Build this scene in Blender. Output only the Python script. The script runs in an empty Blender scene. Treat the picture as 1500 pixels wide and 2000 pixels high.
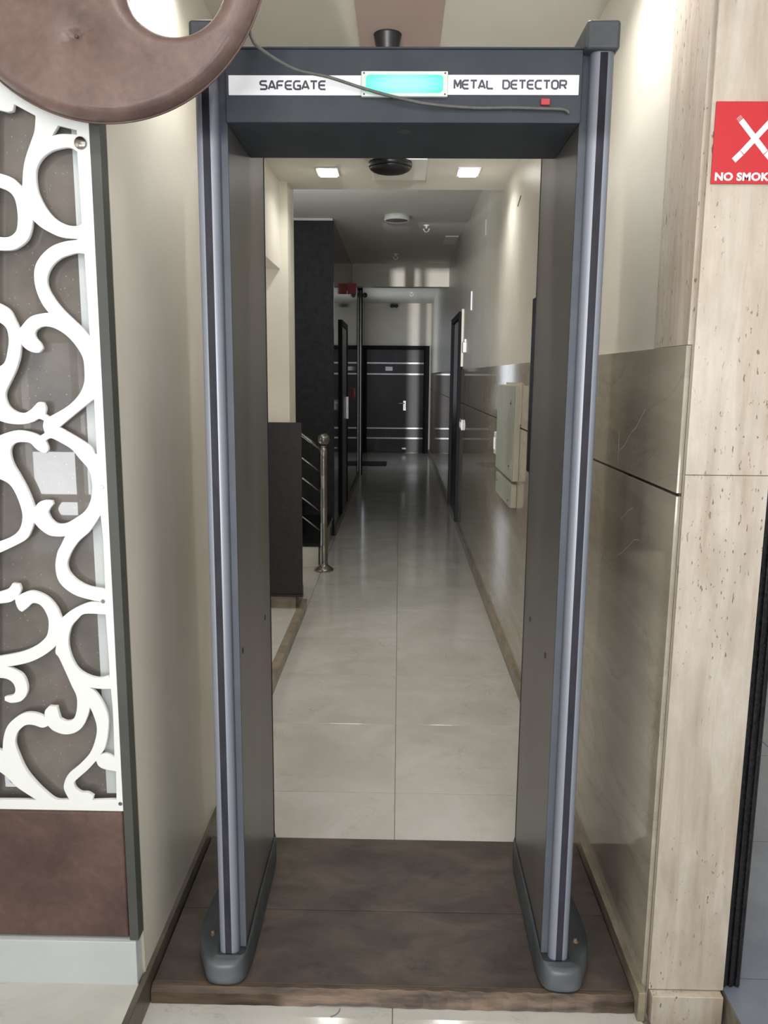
import bpy, bmesh, math, random
from mathutils import Vector, Matrix
R = math.radians
random.seed(4)
S = bpy.context.scene
COL = S.collection
PI = math.pi

# ------------------------------------------------------------------ camera
F_PX = 1560.0
cam_d = bpy.data.cameras.new('camera'); cam = bpy.data.objects.new('camera', cam_d); COL.objects.link(cam)
cam_d.sensor_fit = 'VERTICAL'; cam_d.sensor_height = 24.0
cam_d.lens = 24.0 * F_PX / 2000.0
cam_d.clip_start = 0.02; cam_d.clip_end = 200
pitch, yaw, roll = math.atan(265 / F_PX), R(1.03), R(0.48)
cam.matrix_world = (Matrix.Translation((0, 0, 1.53)) @ Matrix.Rotation(yaw, 4, 'Z') @
                    Matrix.Rotation(PI / 2 - pitch, 4, 'X') @ Matrix.Rotation(roll, 4, 'Z'))
S.camera = cam

# ------------------------------------------------------------------ world, lamps, exposure
S.view_settings.view_transform = 'Standard'; S.view_settings.look = 'None'
S.view_settings.gamma = 1.0; S.view_settings.use_curve_mapping = False
S.view_settings.exposure = 0.58
w = bpy.data.worlds.new('sky'); S.world = w; w.use_nodes = True
bg = w.node_tree.nodes['Background']
bg.inputs['Color'].default_value = (0.78, 0.88, 1.0, 1); bg.inputs['Strength'].default_value = 0.85

def area(name, loc, rot, sx, sy, power, col, shape='RECTANGLE', spread=180):
    l = bpy.data.lights.new(name, 'AREA'); l.shape = shape; l.size = sx; l.size_y = sy
    l.energy = power; l.color = col; l.spread = R(spread)
    o = bpy.data.objects.new(name, l); COL.objects.link(o); o.location = loc; o.rotation_euler = rot
    return o
# daylight through the shop front behind the camera
area('entrance_daylight', (0.55, -2.30, 1.45), (R(90), 0, 0), 2.6, 2.2, 9, (0.96, 0.98, 1.0))
# lobby ceiling panel behind the camera
area('lobby_ceiling_light', (-0.1, -0.6, 2.60), (R(28), 0, 0), 2.2, 1.0, 17, (1.0, 0.99, 0.97))
# unseen fills added on both sides of the lobby to lift the corridor walls
area('left_lobby_fill', (-2.9, -0.2, 1.75), (R(90), 0, R(-90)), 2.2, 1.5, 8, (0.97, 0.99, 1.0))
area('right_lobby_fill', (2.9, -0.2, 1.75), (R(90), 0, R(90)), 2.2, 1.5, 8, (0.97, 0.99, 1.0))
# sunlit pavement outside, bouncing light up into the corridor
area('sunlit_pavement', (-1.0, -8.5, 0.02), (R(180), 0, 0), 14.0, 7.0, 2700, (0.95, 0.97, 1.0))
# daylight from the window of the room on the left of the corridor and the room on the right
area('side_room_daylight', (-2.1, 4.0, 1.7), (R(90), 0, R(-90)), 1.2, 1.3, 6.5, (1.0, 0.95, 0.86))
# unseen fill added for the far beam; daylight from a far side passage
area('stairwell_fill', (-0.95, 5.5, 2.35), (R(116), 0, R(-12)), 0.5, 0.6, 6.5, (0.88, 0.94, 1.0))
area('side_passage_daylight', (-0.68, 14.3, 1.75), (R(90), 0, R(-90)), 1.6, 1.6, 9, (0.84, 0.91, 1.0))
area('right_room_daylight', (2.9, 3.6, 1.7), (R(90), 0, R(90)), 1.2, 1.3, 2.5, (0.80, 0.88, 1.0))
# low sun glinting up off the street, thrown deep into the corridor through the shop front
sp = bpy.data.lights.new('street_glint', 'SPOT'); sp.energy = 9000; sp.spot_size = R(22); sp.spot_blend = 0.2
sp.shadow_soft_size = 0.06; sp.color = (1.0, 0.98, 0.96)
spo = bpy.data.objects.new('street_glint', sp); COL.objects.link(spo)
spo.location = (-1.52, -16.5, 0.25)
spo.rotation_euler = (Vector((0.1, 11, 2.7)) - Vector((-1.52, -16.5, 0.25))).to_track_quat('-Z', 'Y').to_euler()

# ------------------------------------------------------------------ materials
def lin(c):
    return tuple(((v / 255) / 12.92 if v / 255 <= 0.04045 else ((v / 255 + 0.055) / 1.055) ** 2.4) for v in c) + (1,)

class NT:
    def __init__(s, name):
        s.m = bpy.data.materials.new(name); s.m.use_nodes = True
        s.t = s.m.node_tree; s.n = s.t.nodes; s.b = s.n['Principled BSDF']
    def new(s, typ, **kw):
        n = s.n.new(typ)
        for k, v in kw.items(): setattr(n, k, v)
        return n
    def link(s, a, b): s.t.links.new(a, b)
    def pos(s, scale=(1, 1, 1), rot=(0, 0, 0), loc=(0, 0, 0)):
        g = s.new('ShaderNodeNewGeometry'); mp = s.new('ShaderNodeMapping')
        mp.inputs['Scale'].default_value = scale; mp.inputs['Rotation'].default_value = rot; mp.inputs['Location'].default_value = loc
        s.link(g.outputs['Position'], mp.inputs['Vector']); return mp.outputs[0]
    def noise(s, vec, scale, detail=4, rough=0.55, dist=0.0):
        n = s.new('ShaderNodeTexNoise'); n.inputs['Scale'].default_value = scale; n.inputs['Detail'].default_value = detail
        n.inputs['Roughness'].default_value = rough; n.inputs['Distortion'].default_value = dist
        s.link(vec, n.inputs['Vector']); return n.outputs['Fac']
    def ramp(s, fac, stops):
        r = s.new('ShaderNodeValToRGB'); el = r.color_ramp.elements
        while len(el) > 1: el.remove(el[-1])
        el[0].position = stops[0][0]; el[0].color = stops[0][1]
        for p, c in stops[1:]:
            e = el.new(p); e.color = c
        s.link(fac, r.inputs[0]); return r.outputs[0]
    def mix(s, fac, a, b, mode='MIX'):
        x = s.new('ShaderNodeMix', data_type='RGBA', blend_type=mode)
        if isinstance(fac, (int, float)): x.inputs[0].default_value = fac
        else: s.link(fac, x.inputs[0])
        for i, v in ((6, a), (7, b)):
            if isinstance(v, tuple): x.inputs[i].default_value = v
            else: s.link(v, x.inputs[i])
        return x.outputs[2]
    def bump(s, h, strength=0.2, dist=0.002):
        b = s.new('ShaderNodeBump'); b.inputs['Strength'].default_value = strength; b.inputs['Distance'].default_value = dist
        s.link(h, b.inputs['Height']); s.link(b.outputs[0], s.b.inputs['Normal'])
    def col(s, c):
        if isinstance(c, tuple): s.b.inputs['Base Color'].default_value = c
        else: s.link(c, s.b.inputs['Base Color'])
    def set(s, rough=None, metal=None, coat=None, coat_rough=None, ior=None, spec=None):
        if rough is not None:
            if isinstance(rough, (int, float)): s.b.inputs['Roughness'].default_value = rough
            else: s.link(rough, s.b.inputs['Roughness'])
        if metal is not None: s.b.inputs['Metallic'].default_value = metal
        if coat is not None: s.b.inputs['Coat Weight'].default_value = coat
        if coat_rough is not None: s.b.inputs['Coat Roughness'].default_value = coat_rough
        if ior is not None: s.b.inputs['IOR'].default_value = ior
        if spec is not None: s.b.inputs['Specular IOR Level'].default_value = spec

def mottled(name, a, b, scale=6, rough=0.4, metal=0.0, stretch=(1, 1, 1), bump=0.0, bscale=200, detail=4, lo=0.35, hi=0.65, coat=0, crough=0.05, spec=None):
    t = NT(name); v = t.pos(stretch)
    t.col(t.ramp(t.noise(v, scale, detail), [(lo, lin(a)), (hi, lin(b))]))
    t.set(rough=rough, metal=metal, coat=coat, coat_rough=crough, spec=spec)
    if bump: t.bump(t.noise(t.pos(), bscale, 3), bump, 0.001)
    return t.m

def emit(name, c, strength):
    t = NT(name); t.col((0.25, 0.25, 0.25, 1) if strength > 2 else (0.04, 0.30, 0.22, 1)); t.b.inputs['Emission Color'].default_value = c
    t.b.inputs['Emission Strength'].default_value = strength; return t.m

M = {}
M['cream'] = mottled('cream_paint', (218, 212, 198), (226, 221, 208), 3, 0.38, bump=0.05, bscale=60)
M['ceil'] = mottled('ceiling_paint', (222, 219, 210), (228, 225, 216), 2, 0.7)
M['band'] = mottled('pinkish_grey_band', (186, 166, 160), (196, 178, 170), 2, 0.5)
M['white_panel'] = mottled('white_panel', (235, 235, 232), (242, 242, 240), 3, 0.5)
M['steel'] = mottled('brushed_steel', (138, 134, 128), (165, 160, 153), 30, 0.24, 1.0, (1, 1, 0.1))
M['black_plastic'] = mottled('black_plastic', (22, 22, 24), (34, 34, 36), 30, 0.4)
M['dark_wood'] = mottled('dark_laminate', (34, 33, 37), (44, 43, 47), 4, 0.36, 0, (1, 1, 0.2), spec=0.35)
M['frame_dark'] = mottled('black_door_frame_paint', (20, 19, 22), (28, 27, 30), 6, 0.6, spec=0.15)
M['granite'] = mottled('black_granite', (20, 20, 21), (40, 39, 40), 90, 0.10, detail=6)
M['granite_wall'] = mottled('black_granite_cladding', (30, 30, 32), (48, 46, 47), 60, 0.06, detail=6)
M['matte_dark'] = mottled('matte_dark_cladding', (44, 44, 46), (54, 53, 54), 20, 0.7, spec=0.2)
M['floor_grey'] = mottled('blue_grey_floor_tile', (118, 124, 138), (134, 139, 152), 5, 0.25, detail=6)
M['slab'] = mottled('dark_stone_slab', (34, 33, 36), (44, 43, 46), 50, 0.35)
M['chrome'] = mottled('white_chrome', (215, 215, 212), (235, 235, 232), 20, 0.2, 0.7)
M['alu_stripe'] = mottled('aluminium_inlay', (190, 190, 195), (210, 210, 214), 20, 0.35, 0.4)
M['post'] = mottled('blue_grey_anodised_profile', (98, 102, 111), (110, 114, 123), 8, 0.42, 0.15, (1, 1, 0.1))
M['groove'] = mottled('dark_rubber_strip', (20, 20, 27), (32, 31, 39), 60, 0.6, 0, (1, 1, 0.2), spec=0.2)
M['panel'] = mottled('grey_brown_laminate', (84, 80, 78), (96, 92, 89), 5, 0.34, 0, (1, 1, 0.15), bump=0.05, bscale=400)
M['header'] = mottled('charcoal_vinyl', (56, 61, 68), (63, 68, 75), 10, 0.55, bump=0.12, bscale=500, spec=0.25)
M['boot'] = mottled('grey_moulded_plastic', (56, 60, 64), (70, 74, 77), 14, 0.5, bump=0.1, bscale=300)
M['strip_white'] = mottled('white_vinyl', (238, 238, 242), (244, 244, 247), 8, 0.4)
M['ink'] = mottled('grey_ink', (62, 62, 74), (68, 68, 80), 8, 0.5)
M['lens_frame'] = mottled('frosted_lens', (205, 214, 206), (216, 224, 216), 20, 0.4)
M['green'] = emit('green_light', (0.22, 1.0, 0.66, 1), 0.62)
_t = M['green'].node_tree; _g = _t.nodes.new('ShaderNodeTexCoord'); _s = _t.nodes.new('ShaderNodeTexGradient'); _s.gradient_type = 'SPHERICAL'
_m = _t.nodes.new('ShaderNodeMapping'); _m.inputs['Scale'].default_value = (11.5, 1, 40); _r = _t.nodes.new('ShaderNodeValToRGB')
_r.color_ramp.elements[0].color = (0.08, 0.92, 0.55, 1); _r.color_ramp.elements[1].color = (0.42, 1.0, 0.80, 1); _r.color_ramp.elements[1].position = 0.6
_t.links.new(_g.outputs['Object'], _m.inputs[0]); _t.links.new(_m.outputs[0], _s.inputs[0]); _t.links.new(_s.outputs[0], _r.inputs[0])
_t.links.new(_r.outputs[0], _t.nodes['Principled BSDF'].inputs['Emission Color'])
M['led'] = emit('led_diffuser', (1, 0.99, 0.95, 1), 14)
M['red'] = mottled('red_plastic', (170, 40, 48), (185, 48, 54), 10, 0.4)
M['sign_red'] = mottled('sign_red', (196, 38, 46), (200, 42, 50), 4, 0.35)
M['fret'] = mottled('white_acrylic', (250, 251, 249), (252, 253, 251), 4, 0.28)
M['fret_edge'] = M['fret']
M['cable'] = mottled('grey_cable', (84, 82, 80), (98, 96, 92), 60, 0.5)
M['meter'] = mottled('grey_green_enamel', (172, 175, 165), (180, 183, 173), 6, 0.35)
M['meter_side'] = mottled('cream_enamel_edge', (190, 186, 168), (198, 193, 176), 6, 0.4)
M['grout'] = mottled('dark_grout', (60, 56, 50), (84, 78, 70), 40, 0.8)
M['floor_grout'] = mottled('floor_grout', (120, 112, 98), (138, 130, 116), 40, 0.8)
M['plinth_white'] = mottled('white_laminate_plinth', (205, 210, 210), (216, 220, 220), 5, 0.35)
M['trim_grey'] = mottled('dark_grey_edge_trim', (76, 77, 73), (86, 86, 82), 6, 0.45)
M['blue'] = mottled('blue_sticker', (90, 165, 210), (100, 175, 220), 8, 0.4)
M['mat'] = mottled('black_rubber_mat', (18, 18, 18), (30, 30, 30), 60, 0.8)
M['coal_seat'] = mottled('plaster_edge', (196, 184, 160), (206, 194, 172), 20, 0.7)

# polished marble floor tile
t = NT('polished_marble_tile'); v = t.pos()
oi = t.new('ShaderNodeObjectInfo')
off = t.new('ShaderNodeVectorMath', operation='SCALE'); cx = t.new('ShaderNodeCombineXYZ')
t.link(oi.outputs['Random'], cx.inputs[0]); t.link(oi.outputs['Random'], cx.inputs[1])
t.link(cx.outputs[0], off.inputs[0]); off.inputs['Scale'].default_value = 40
add = t.new('ShaderNodeVectorMath', operation='ADD'); t.link(v, add.inputs[0]); t.link(off.outputs[0], add.inputs[1]); v2 = add.outputs[0]
base = t.ramp(t.noise(v2, 3.0, 5, 0.6, 0.6), [(0.35, lin((192, 190, 182))), (0.65, lin((208, 206, 200)))])
n = t.noise(v2, 3.2, 7, 0.62, 1.6)
vein = t.ramp(n, [(0.485, (0, 0, 0, 1)), (0.5, (1, 1, 1, 1)), (0.507, (0, 0, 0, 1))])
vm = t.new('ShaderNodeMath', operation='MULTIPLY'); t.link(vein, vm.inputs[0]); t.link(t.ramp(t.noise(v2, 5, 2), [(0.45, (0, 0, 0, 1)), (0.7, (0.42, 0.42, 0.42, 1))]), vm.inputs[1])
t.col(t.mix(vm.outputs[0], base, lin((134, 124, 104)))); t.set(rough=0.12); M['floor'] = t.m

# beige, grey-green polished wall tile with diagonal veining
t = NT('polished_wall_tile'); v = t.pos((1, 1, 1), (R(38), 0, 0))
vs = t.pos((1, 0.5, 2.2), (R(-40), 0, 0))
base = t.ramp(t.noise(vs, 2.2, 6, 0.6, 0.8), [(0.3, lin((166, 157, 141))), (0.5, lin((180, 171, 155))), (0.72, lin((196, 187, 171)))])
fine = t.ramp(t.noise(vs, 9, 6, 0.65), [(0.3, (0.93, 0.93, 0.93, 1)), (0.7, (1.03, 1.03, 1.03, 1))])
n = t.noise(t.pos((1, 0.8, 1.6), (R(-45), 0, 0), (0, 3, 0)), 1.6, 6, 0.55, 1.0)
vein = t.ramp(n, [(0.490, (0, 0, 0, 1)), (0.5, (0.16, 0.16, 0.16, 1)), (0.510, (0, 0, 0, 1))])
t.col(t.mix(vein, t.mix(1.0, base, fine, 'MULTIPLY'), lin((86, 76, 62)))); t.set(rough=0.06, spec=0.5); M['wall_tile'] = t.m

# travertine with vertical bands and pits
def travertine(name, dark=1.0, rough=0.45):
    t = NT(name); v = t.pos((15, 15, 1.7))
    base = t.ramp(t.noise(v, 1.6, 6, 0.6, 0.4), [(0.25, lin((176, 160, 142))), (0.45, lin((196, 184, 168))), (0.62, lin((209, 200, 187))), (0.8, lin((192, 174, 152)))])
    blot = t.ramp(t.noise(t.pos((2.2, 2.2, 1.2)), 4, 7, 0.7), [(0.38, (0.90, 0.88, 0.86, 1)), (0.62, (1.05, 1.04, 1.05, 1))])
    c = t.mix(1.0, base, blot, 'MULTIPLY')
    p = t.noise(t.pos((1, 1, 0.34)), 110, 3, 0.6)
    pm = t.noise(t.pos((3, 3, 0.8), loc=(2, 0, 0)), 4, 3)
    pit = t.new('ShaderNodeMath', operation='MULTIPLY')
    t.link(t.ramp(p, [(0.335, (1, 1, 1, 1)), (0.37, (0, 0, 0, 1))]), pit.inputs[0])
    t.link(t.ramp(pm, [(0.40, (0, 0, 0, 1)), (0.56, (1, 1, 1, 1))]), pit.inputs[1])
    t.col(t.mix(pit.outputs[0], c, lin((128, 108, 84))))
    inv = t.new('ShaderNodeMath', operation='SUBTRACT'); inv.inputs[0].default_value = 1; t.link(pit.outputs[0], inv.inputs[1])
    t.bump(inv.outputs[0], 0.6, 0.0015); t.set(rough=rough)
    return t.m
M['travertine'] = travertine('travertine')
M['skirt_stone'] = mottled('brown_grey_skirting_stone', (122, 112, 96), (160, 148, 128), 9, 0.35, 0, (1, 1, 2), detail=6)
M['skirt_dark'] = mottled('brown_skirting_stone', (70, 63, 55), (98, 89, 78), 9, 0.35, 0, (1, 1, 2), detail=6)

# worn brown wooden ramp surface
t = NT('worn_brown_plywood'); v = t.pos((1.0, 1.7, 1))
b1 = t.ramp(t.noise(v, 5, 7, 0.65, 0.5), [(0.28, lin((50, 44, 40))), (0.5, lin((76, 66, 60))), (0.72, lin((100, 88, 79)))])
gr = t.ramp(t.noise(t.pos((1.5, 40, 8)), 6, 4), [(0.3, (0.92, 0.92, 0.92, 1)), (0.7, (1.04, 1.03, 1.02, 1))])
sp_ = t.ramp(t.noise(t.pos(), 16, 5, 0.7), [(0.30, (0.62, 0.60, 0.60, 1)), (0.42, (1, 1, 1, 1))])
t.col(t.mix(1.0, t.mix(1.0, b1, gr, 'MULTIPLY'), sp_, 'MULTIPLY')); t.set(rough=0.42)
t.bump(t.noise(t.pos((1.5, 40, 8)), 8, 3), 0.25, 0.001); M['ply'] = t.m
M['ply_edge'] = mottled('worn_wood_edging', (50, 40, 33), (104, 86, 70), 14, 0.5, 0, (0.4, 3, 3), detail=6, bump=0.3, bscale=60)

# brown mottled leatherette
def leather(name, a, b, c, rough=0.36):
    t = NT(name)
    col = t.ramp(t.noise(t.pos(), 8, 6, 0.6, 0.5), [(0.3, lin(a)), (0.5, lin(b)), (0.7, lin(c))])
    fine = t.ramp(t.noise(t.pos(), 60, 4), [(0.3, (0.88, 0.86, 0.86, 1)), (0.7, (1.06, 1.05, 1.05, 1))])
    t.col(t.mix(1.0, col, fine, 'MULTIPLY')); t.set(rough=rough)
    vo = t.new('ShaderNodeTexVoronoi'); vo.inputs['Scale'].default_value = 420; t.link(t.pos(), vo.inputs['Vector'])
    t.bump(vo.outputs['Distance'], 0.22, 0.0008)
    return t.m
M['leather'] = leather('brown_leatherette', (88, 70, 66), (110, 90, 84), (124, 103, 95))
M['leather_dark'] = leather('dark_brown_leatherette', (78, 60, 56), (98, 77, 71), (116, 92, 84))

# speckled board behind the glass of the screen
t = NT('grey_brown_speckled_board')
c = t.ramp(t.noise(t.pos(), 7, 5), [(0.35, lin((96, 90, 85))), (0.65, lin((122, 114, 107)))])
vo = t.new('ShaderNodeTexVoronoi'); vo.inputs['Scale'].default_value = 75; t.link(t.pos(), vo.inputs['Vector'])
spk = t.ramp(vo.outputs['Distance'], [(0.08, (1, 1, 1, 1)), (0.13, (0, 0, 0, 1))])
t.col(t.mix(spk, c, lin((150, 144, 138)))); t.set(rough=0.35, coat=1.0, coat_rough=0.01); M['board'] = t.m
t = NT('clear_glass'); t.col((0.95, 0.97, 0.97, 1)); t.set(rough=0.0, ior=1.45); t.b.inputs['Transmission Weight'].default_value = 1.0; M['glass'] = t.m

# ------------------------------------------------------------------ mesh helpers
class MB:
    def __init__(s): s.v = []; s.f = []; s.sm = []
    def add(s, vs, fs, smooth=False):
        k = len(s.v); s.v += [tuple(p) for p in vs]; s.f += [tuple(i + k for i in f) for f in fs]; s.sm += [smooth] * len(fs); return s
    def box(s, x0, x1, y0, y1, z0, z1):
        v = [(x, y, z) for z in (z0, z1) for y in (y0, y1) for x in (x0, x1)]
        return s.add(v, [(0, 2, 3, 1), (4, 5, 7, 6), (0, 1, 5, 4), (2, 6, 7, 3), (0, 4, 6, 2), (1, 3, 7, 5)])
    def prism(s, poly, z0, z1, axis='Z', smooth=False):
        n = len(poly)
        def P(a, b, c): return {'Z': (a, b, c), 'Y': (a, c, b), 'X': (c, a, b)}[axis]
        v = [P(a, b, z0) for a, b in poly] + [P(a, b, z1) for a, b in poly]
        k = len(s.v)
        s.add(v, [tuple(range(n))[::-1], tuple(range(n, 2 * n))])
        s.f += [(k + i, k + (i + 1) % n, k + n + (i + 1) % n, k + n + i) for i in range(n)]; s.sm += [smooth] * n
        return s
    def tube(s, pts, r, n=10, cap=True, smooth=True):
        pts = [Vector(p) for p in pts]; rs = r if isinstance(r, (list, tuple)) else [r] * len(pts)
        up = None; rings = []
        for i, p in enumerate(pts):
            d = (pts[min(i + 1, len(pts) - 1)] - pts[max(i - 1, 0)]).normalized()
            if up is None: up = d.orthogonal().normalized()
            up = (up - d * up.dot(d)).normalized(); sd = d.cross(up)
            rings.append([p + (up * math.cos(a) + sd * math.sin(a)) * rs[i] for a in [2 * PI * k / n for k in range(n)]])
        v = [q for rg in rings for q in rg]; f = []
        for i in range(len(pts) - 1):
            for k in range(n):
                f.append((i * n + k, i * n + (k + 1) % n, (i + 1) * n + (k + 1) % n, (i + 1) * n + k))
        s.add(v, f, smooth)
        if cap:
            k0 = len(s.v) - len(v)
            s.f += [tuple(k0 + k for k in range(n))[::-1], tuple(k0 + (len(pts) - 1) * n + k for k in range(n))]; s.sm += [False, False]
        return s
    def lathe(s, prof, c, n=32, axis='Z', smooth=True):
        cx_, cy_, cz_ = c; v = []; f = []
        for r, h in prof:
            for k in range(n):
                a = 2 * PI * k / n; x, y = r * math.cos(a), r * math.sin(a)
                v.append({'Z': (cx_ + x, cy_ + y, cz_ + h), 'Y': (cx_ + x, cy_ + h, cz_ - y), 'X': (cx_ + h, cy_ + x, cz_ + y)}[axis])
        for i in range(len(prof) - 1):
            for k in range(n):
                f.append((i * n + k, i * n + (k + 1) % n, (i + 1) * n + (k + 1) % n, (i + 1) * n + k))
        s.add(v, f, smooth); k0 = len(s.v) - len(v)
        s.f += [tuple(k0 + k for k in range(n))[::-1], tuple(k0 + (len(prof) - 1) * n + k for k in range(n))]; s.sm += [False, False]
        return s
    def obj(s, name, mat, parent=None, loc=None, bevel=0, seg=2):
        me = bpy.data.meshes.new(name); me.from_pydata(s.v, [], s.f)
        me.polygons.foreach_set('use_smooth', s.sm); me.validate()
        bm = bmesh.new(); bm.from_mesh(me)
        bmesh.ops.remove_doubles(bm, verts=bm.verts, dist=1e-6)
        bmesh.ops.recalc_face_normals(bm, faces=bm.faces)
        bm.to_mesh(me); bm.free()
        return link(name, me, mat, parent, loc, bevel, seg)

def link(name, me, mat, parent=None, loc=None, bevel=0, seg=2):
    if mat is not None:
        me.materials.clear(); me.materials.append(M[mat])
    o = bpy.data.objects.new(name, me); COL.objects.link(o)
    if parent is not None: o.parent = parent
    if loc is not None: o.location = loc
    if bevel:
        md = o.modifiers.new('bevel', 'BEVEL'); md.width = bevel; md.segments = seg; md.limit_method = 'ANGLE'; md.angle_limit = R(35)
        md.harden_normals = True
    return o

def tag(o, label, cat, group=None):
    o['label'] = label; o['category'] = cat
    if group: o['group'] = group
    return o
def thing(name, label, cat, loc, group=None):
    o = bpy.data.objects.new(name, None); COL.objects.link(o); o.location = loc; o.empty_display_size = 0.05
    bpy.context.view_layer.update() if False else None
    return tag(o, label, cat, group)
def struct(o, label=None, cat='room part'):
    o['kind'] = 'structure'
    if label: o['label'] = label; o['category'] = cat
    return o
def B(name, mat, parent, dims, bevel=0, seg=2):
    """box given in world coordinates, parent at a plain translation"""
    x0, x1, y0, y1, z0, z1 = dims
    c = Vector(((x0 + x1) / 2, (y0 + y1) / 2, (z0 + z1) / 2))
    m = MB().box(x0 - c.x, x1 - c.x, y0 - c.y, y1 - c.y, z0 - c.z, z1 - c.z)
    return m.obj(name, mat, parent, c - world_loc(parent), bevel, seg)
def world_loc(p):
    v = Vector((0, 0, 0))
    while p is not None: v += p.location; p = p.parent
    return v
def W(mb, name, mat, parent=None, bevel=0, seg=2):
    """mesh built in world coordinates; origin moved to its own centre"""
    xs = [[v[i] for v in mb.v] for i in range(3)]
    c = Vector([(min(a) + max(a)) / 2 for a in xs])
    mb.v = [tuple(Vector(v) - c) for v in mb.v]
    return mb.obj(name, mat, parent, c - world_loc(parent), bevel, seg)
def copy_tree(src, parent=None, delta=None):
    o = src.copy(); COL.objects.link(o)
    if parent is not None: o.parent = parent
    if delta is not None: o.location = src.location + Vector(delta)
    for ch in list(src.children): copy_tree(ch, o)
    return o

# ================================================================== THE SETTING
ZC, ZC2 = 2.65, 2.95
YJ = [round(2.758 + 0.595 * k, 4) for k in range(-9, 24)]
fl = struct(B('floor', 'floor_grout', None, (-0.615, 0.80, -2.6, 1.70, -0.12, -0.003)))
_m = MB().box(-0.615, 0.615, 1.70, 16.3, -0.12, -0.003); W(_m, 'floor_bed', 'floor_grout', fl)
tile_me = {}
def tile(parent, x0, x1, y0, y1, z, mat='floor', name='floor_tile', th=0.014, gap=0.0011):
    sx, sy = round(x1 - x0 - 2 * gap, 4), round(y1 - y0 - 2 * gap, 4)
    key = (sx, sy, mat, th)
    if key not in tile_me:
        m = MB(); b = 0.0006
        hx, hy = sx / 2, sy / 2
        v = [(-hx, -hy, -th), (hx, -hy, -th), (hx, hy, -th), (-hx, hy, -th), (-hx, -hy, -b), (hx, -hy, -b), (hx, hy, -b), (-hx, hy, -b),
             (-hx + b, -hy + b, 0), (hx - b, -hy + b, 0), (hx - b, hy - b, 0), (-hx + b, hy - b, 0)]
        f = [(3, 2, 1, 0), (8, 9, 10, 11)] + [(i, (i + 1) % 4, 4 + (i + 1) % 4, 4 + i) for i in range(4)] + [(4 + i, 4 + (i + 1) % 4, 8 + (i + 1) % 4, 8 + i) for i in range(4)]
        me = bpy.data.meshes.new(name); me.from_pydata(v, [], f); me.materials.append(M[mat]); tile_me[key] = me
    o = bpy.data.objects.new(name, tile_me[key]); COL.objects.link(o); o.parent = parent
    o.location = Vector(((x0 + x1) / 2, (y0 + y1) / 2, z)) - world_loc(parent)
    return o
for a, b in zip(YJ[:-1], YJ[1:]):
    if a > 16: break
    b = min(b, 16.2)
    tile(fl, -0.604, -0.0, a, b, 0); tile(fl, 0.0, 0.604, a, b, 0)
    if b < 1.70: tile(fl, 0.604, 0.79, a, b, 0)
for a, b in ((5.13, 5.72), (5.72, 6.315), (6.315, 6.91), (6.91, 7.6)):
    tile(fl, -1.2, -0.604, a, b, 0)
W(MB().box(-1.25, -0.60, 5.12, 7.62, -0.12, -0.003), 'floor_bed', 'floor_grout', fl)
W(MB().box(-0.72, -0.60, 12.4, 16.3, -0.12, -0.001), 'floor_bed', 'floor_grout', fl)
# raised floors: lobby left, side room left, room right
f2 = struct(B('floor', 'floor_grout', None, (-3.0, -0.612, -2.6, 1.70, -0.1, 0.077)))
for i in range(4):
    for j in range(7):
        tile(f2, -0.612 - 0.6 * (i + 1) + 0.0, -0.612 - 0.6 * i, 1.70 - 0.6 * (j + 1), 1.70 - 0.6 * j, 0.08)
f3 = struct(B('floor', 'floor_grout', None, (-2.3, -0.612, 2.9, 5.12, -0.1, 0.067)))
for i in range(3):
    for j in range(4):
        tile(f3, -0.612 - 0.56 * (i + 1), -0.612 - 0.56 * i, 5.12 - 0.555 * (j + 1), 5.12 - 0.555 * j, 0.07)
f4 = struct(B('floor', 'floor_grout', None, (0.80, 3.0, -2.6, 5.5, -0.1, 0.067)))
for i in range(3):
    for j in range(13):
        tile(f4, 0.80 + 0.7 * i, 0.80 + 0.7 * (i + 1), 1.77 - 0.6 * 7 + 0.6 * j, 1.77 - 0.6 * 6 + 0.6 * j, 0.07, 'floor_grey')

# walls
wl = struct(B('wall_left', 'cream', None, (-3.0, -0.61, 1.738, 2.9, -0.1, ZC)))
wr = struct(B('wall_right', 'cream', None, (0.618, 0.797, 1.735, 16.4, -0.1, ZC2)))
struct(B('wall_left_lobby', 'cream', None, (-3.1, -3.0, -2.6, 1.74, -0.1, ZC)))
struct(B('wall_right_lobby', 'cream', None, (3.0, 3.1, -2.6, 5.6, -0.1, ZC)))
wb = MB()
for bx in ((-3.1, -2.85, 0, ZC), (-2.85, -1.35, 0, 0.15), (-2.85, -1.35, 1.75, ZC), (-1.35, -0.80, 0, ZC), (-0.80, 2.3, 2.45, ZC), (0.02, 0.80, 0, 2.45), (-0.80, 0.02, 1.60, 1.76), (2.3, 3.1, 0, ZC)):  # right bay and transom added, unseen, to keep the glint off pillar and header
    wb.box(bx[0], bx[1], -2.7, -2.58, bx[2] if bx[2] else -0.1, bx[3])
for xm in (-2.45, -2.12, -1.70): wb.box(xm - 0.03, xm + 0.03, -2.68, -2.60, 0.15, 1.75)  # left window and its bars added for bright reflections in the screen board
for zm in (0.55, 1.0): wb.box(-2.85, -1.35, -2.68, -2.60, zm, zm + 0.05)
struct(W(wb, 'wall_back_and_light_blocks', 'cream'))
dw = struct(B('window_1', 'black_plastic', None, (-0.62, -0.575, -2.68, -2.62, 0.0, 2.45)))
struct(B('wall_side_room', 'cream', None, (-2.4, -2.3, 2.9, 7.7, -0.1, ZC2)))
struct(B('wall_right_room', 'cream', None, (0.797, 3.0, 5.5, 5.6, -0.1, ZC)))
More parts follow.
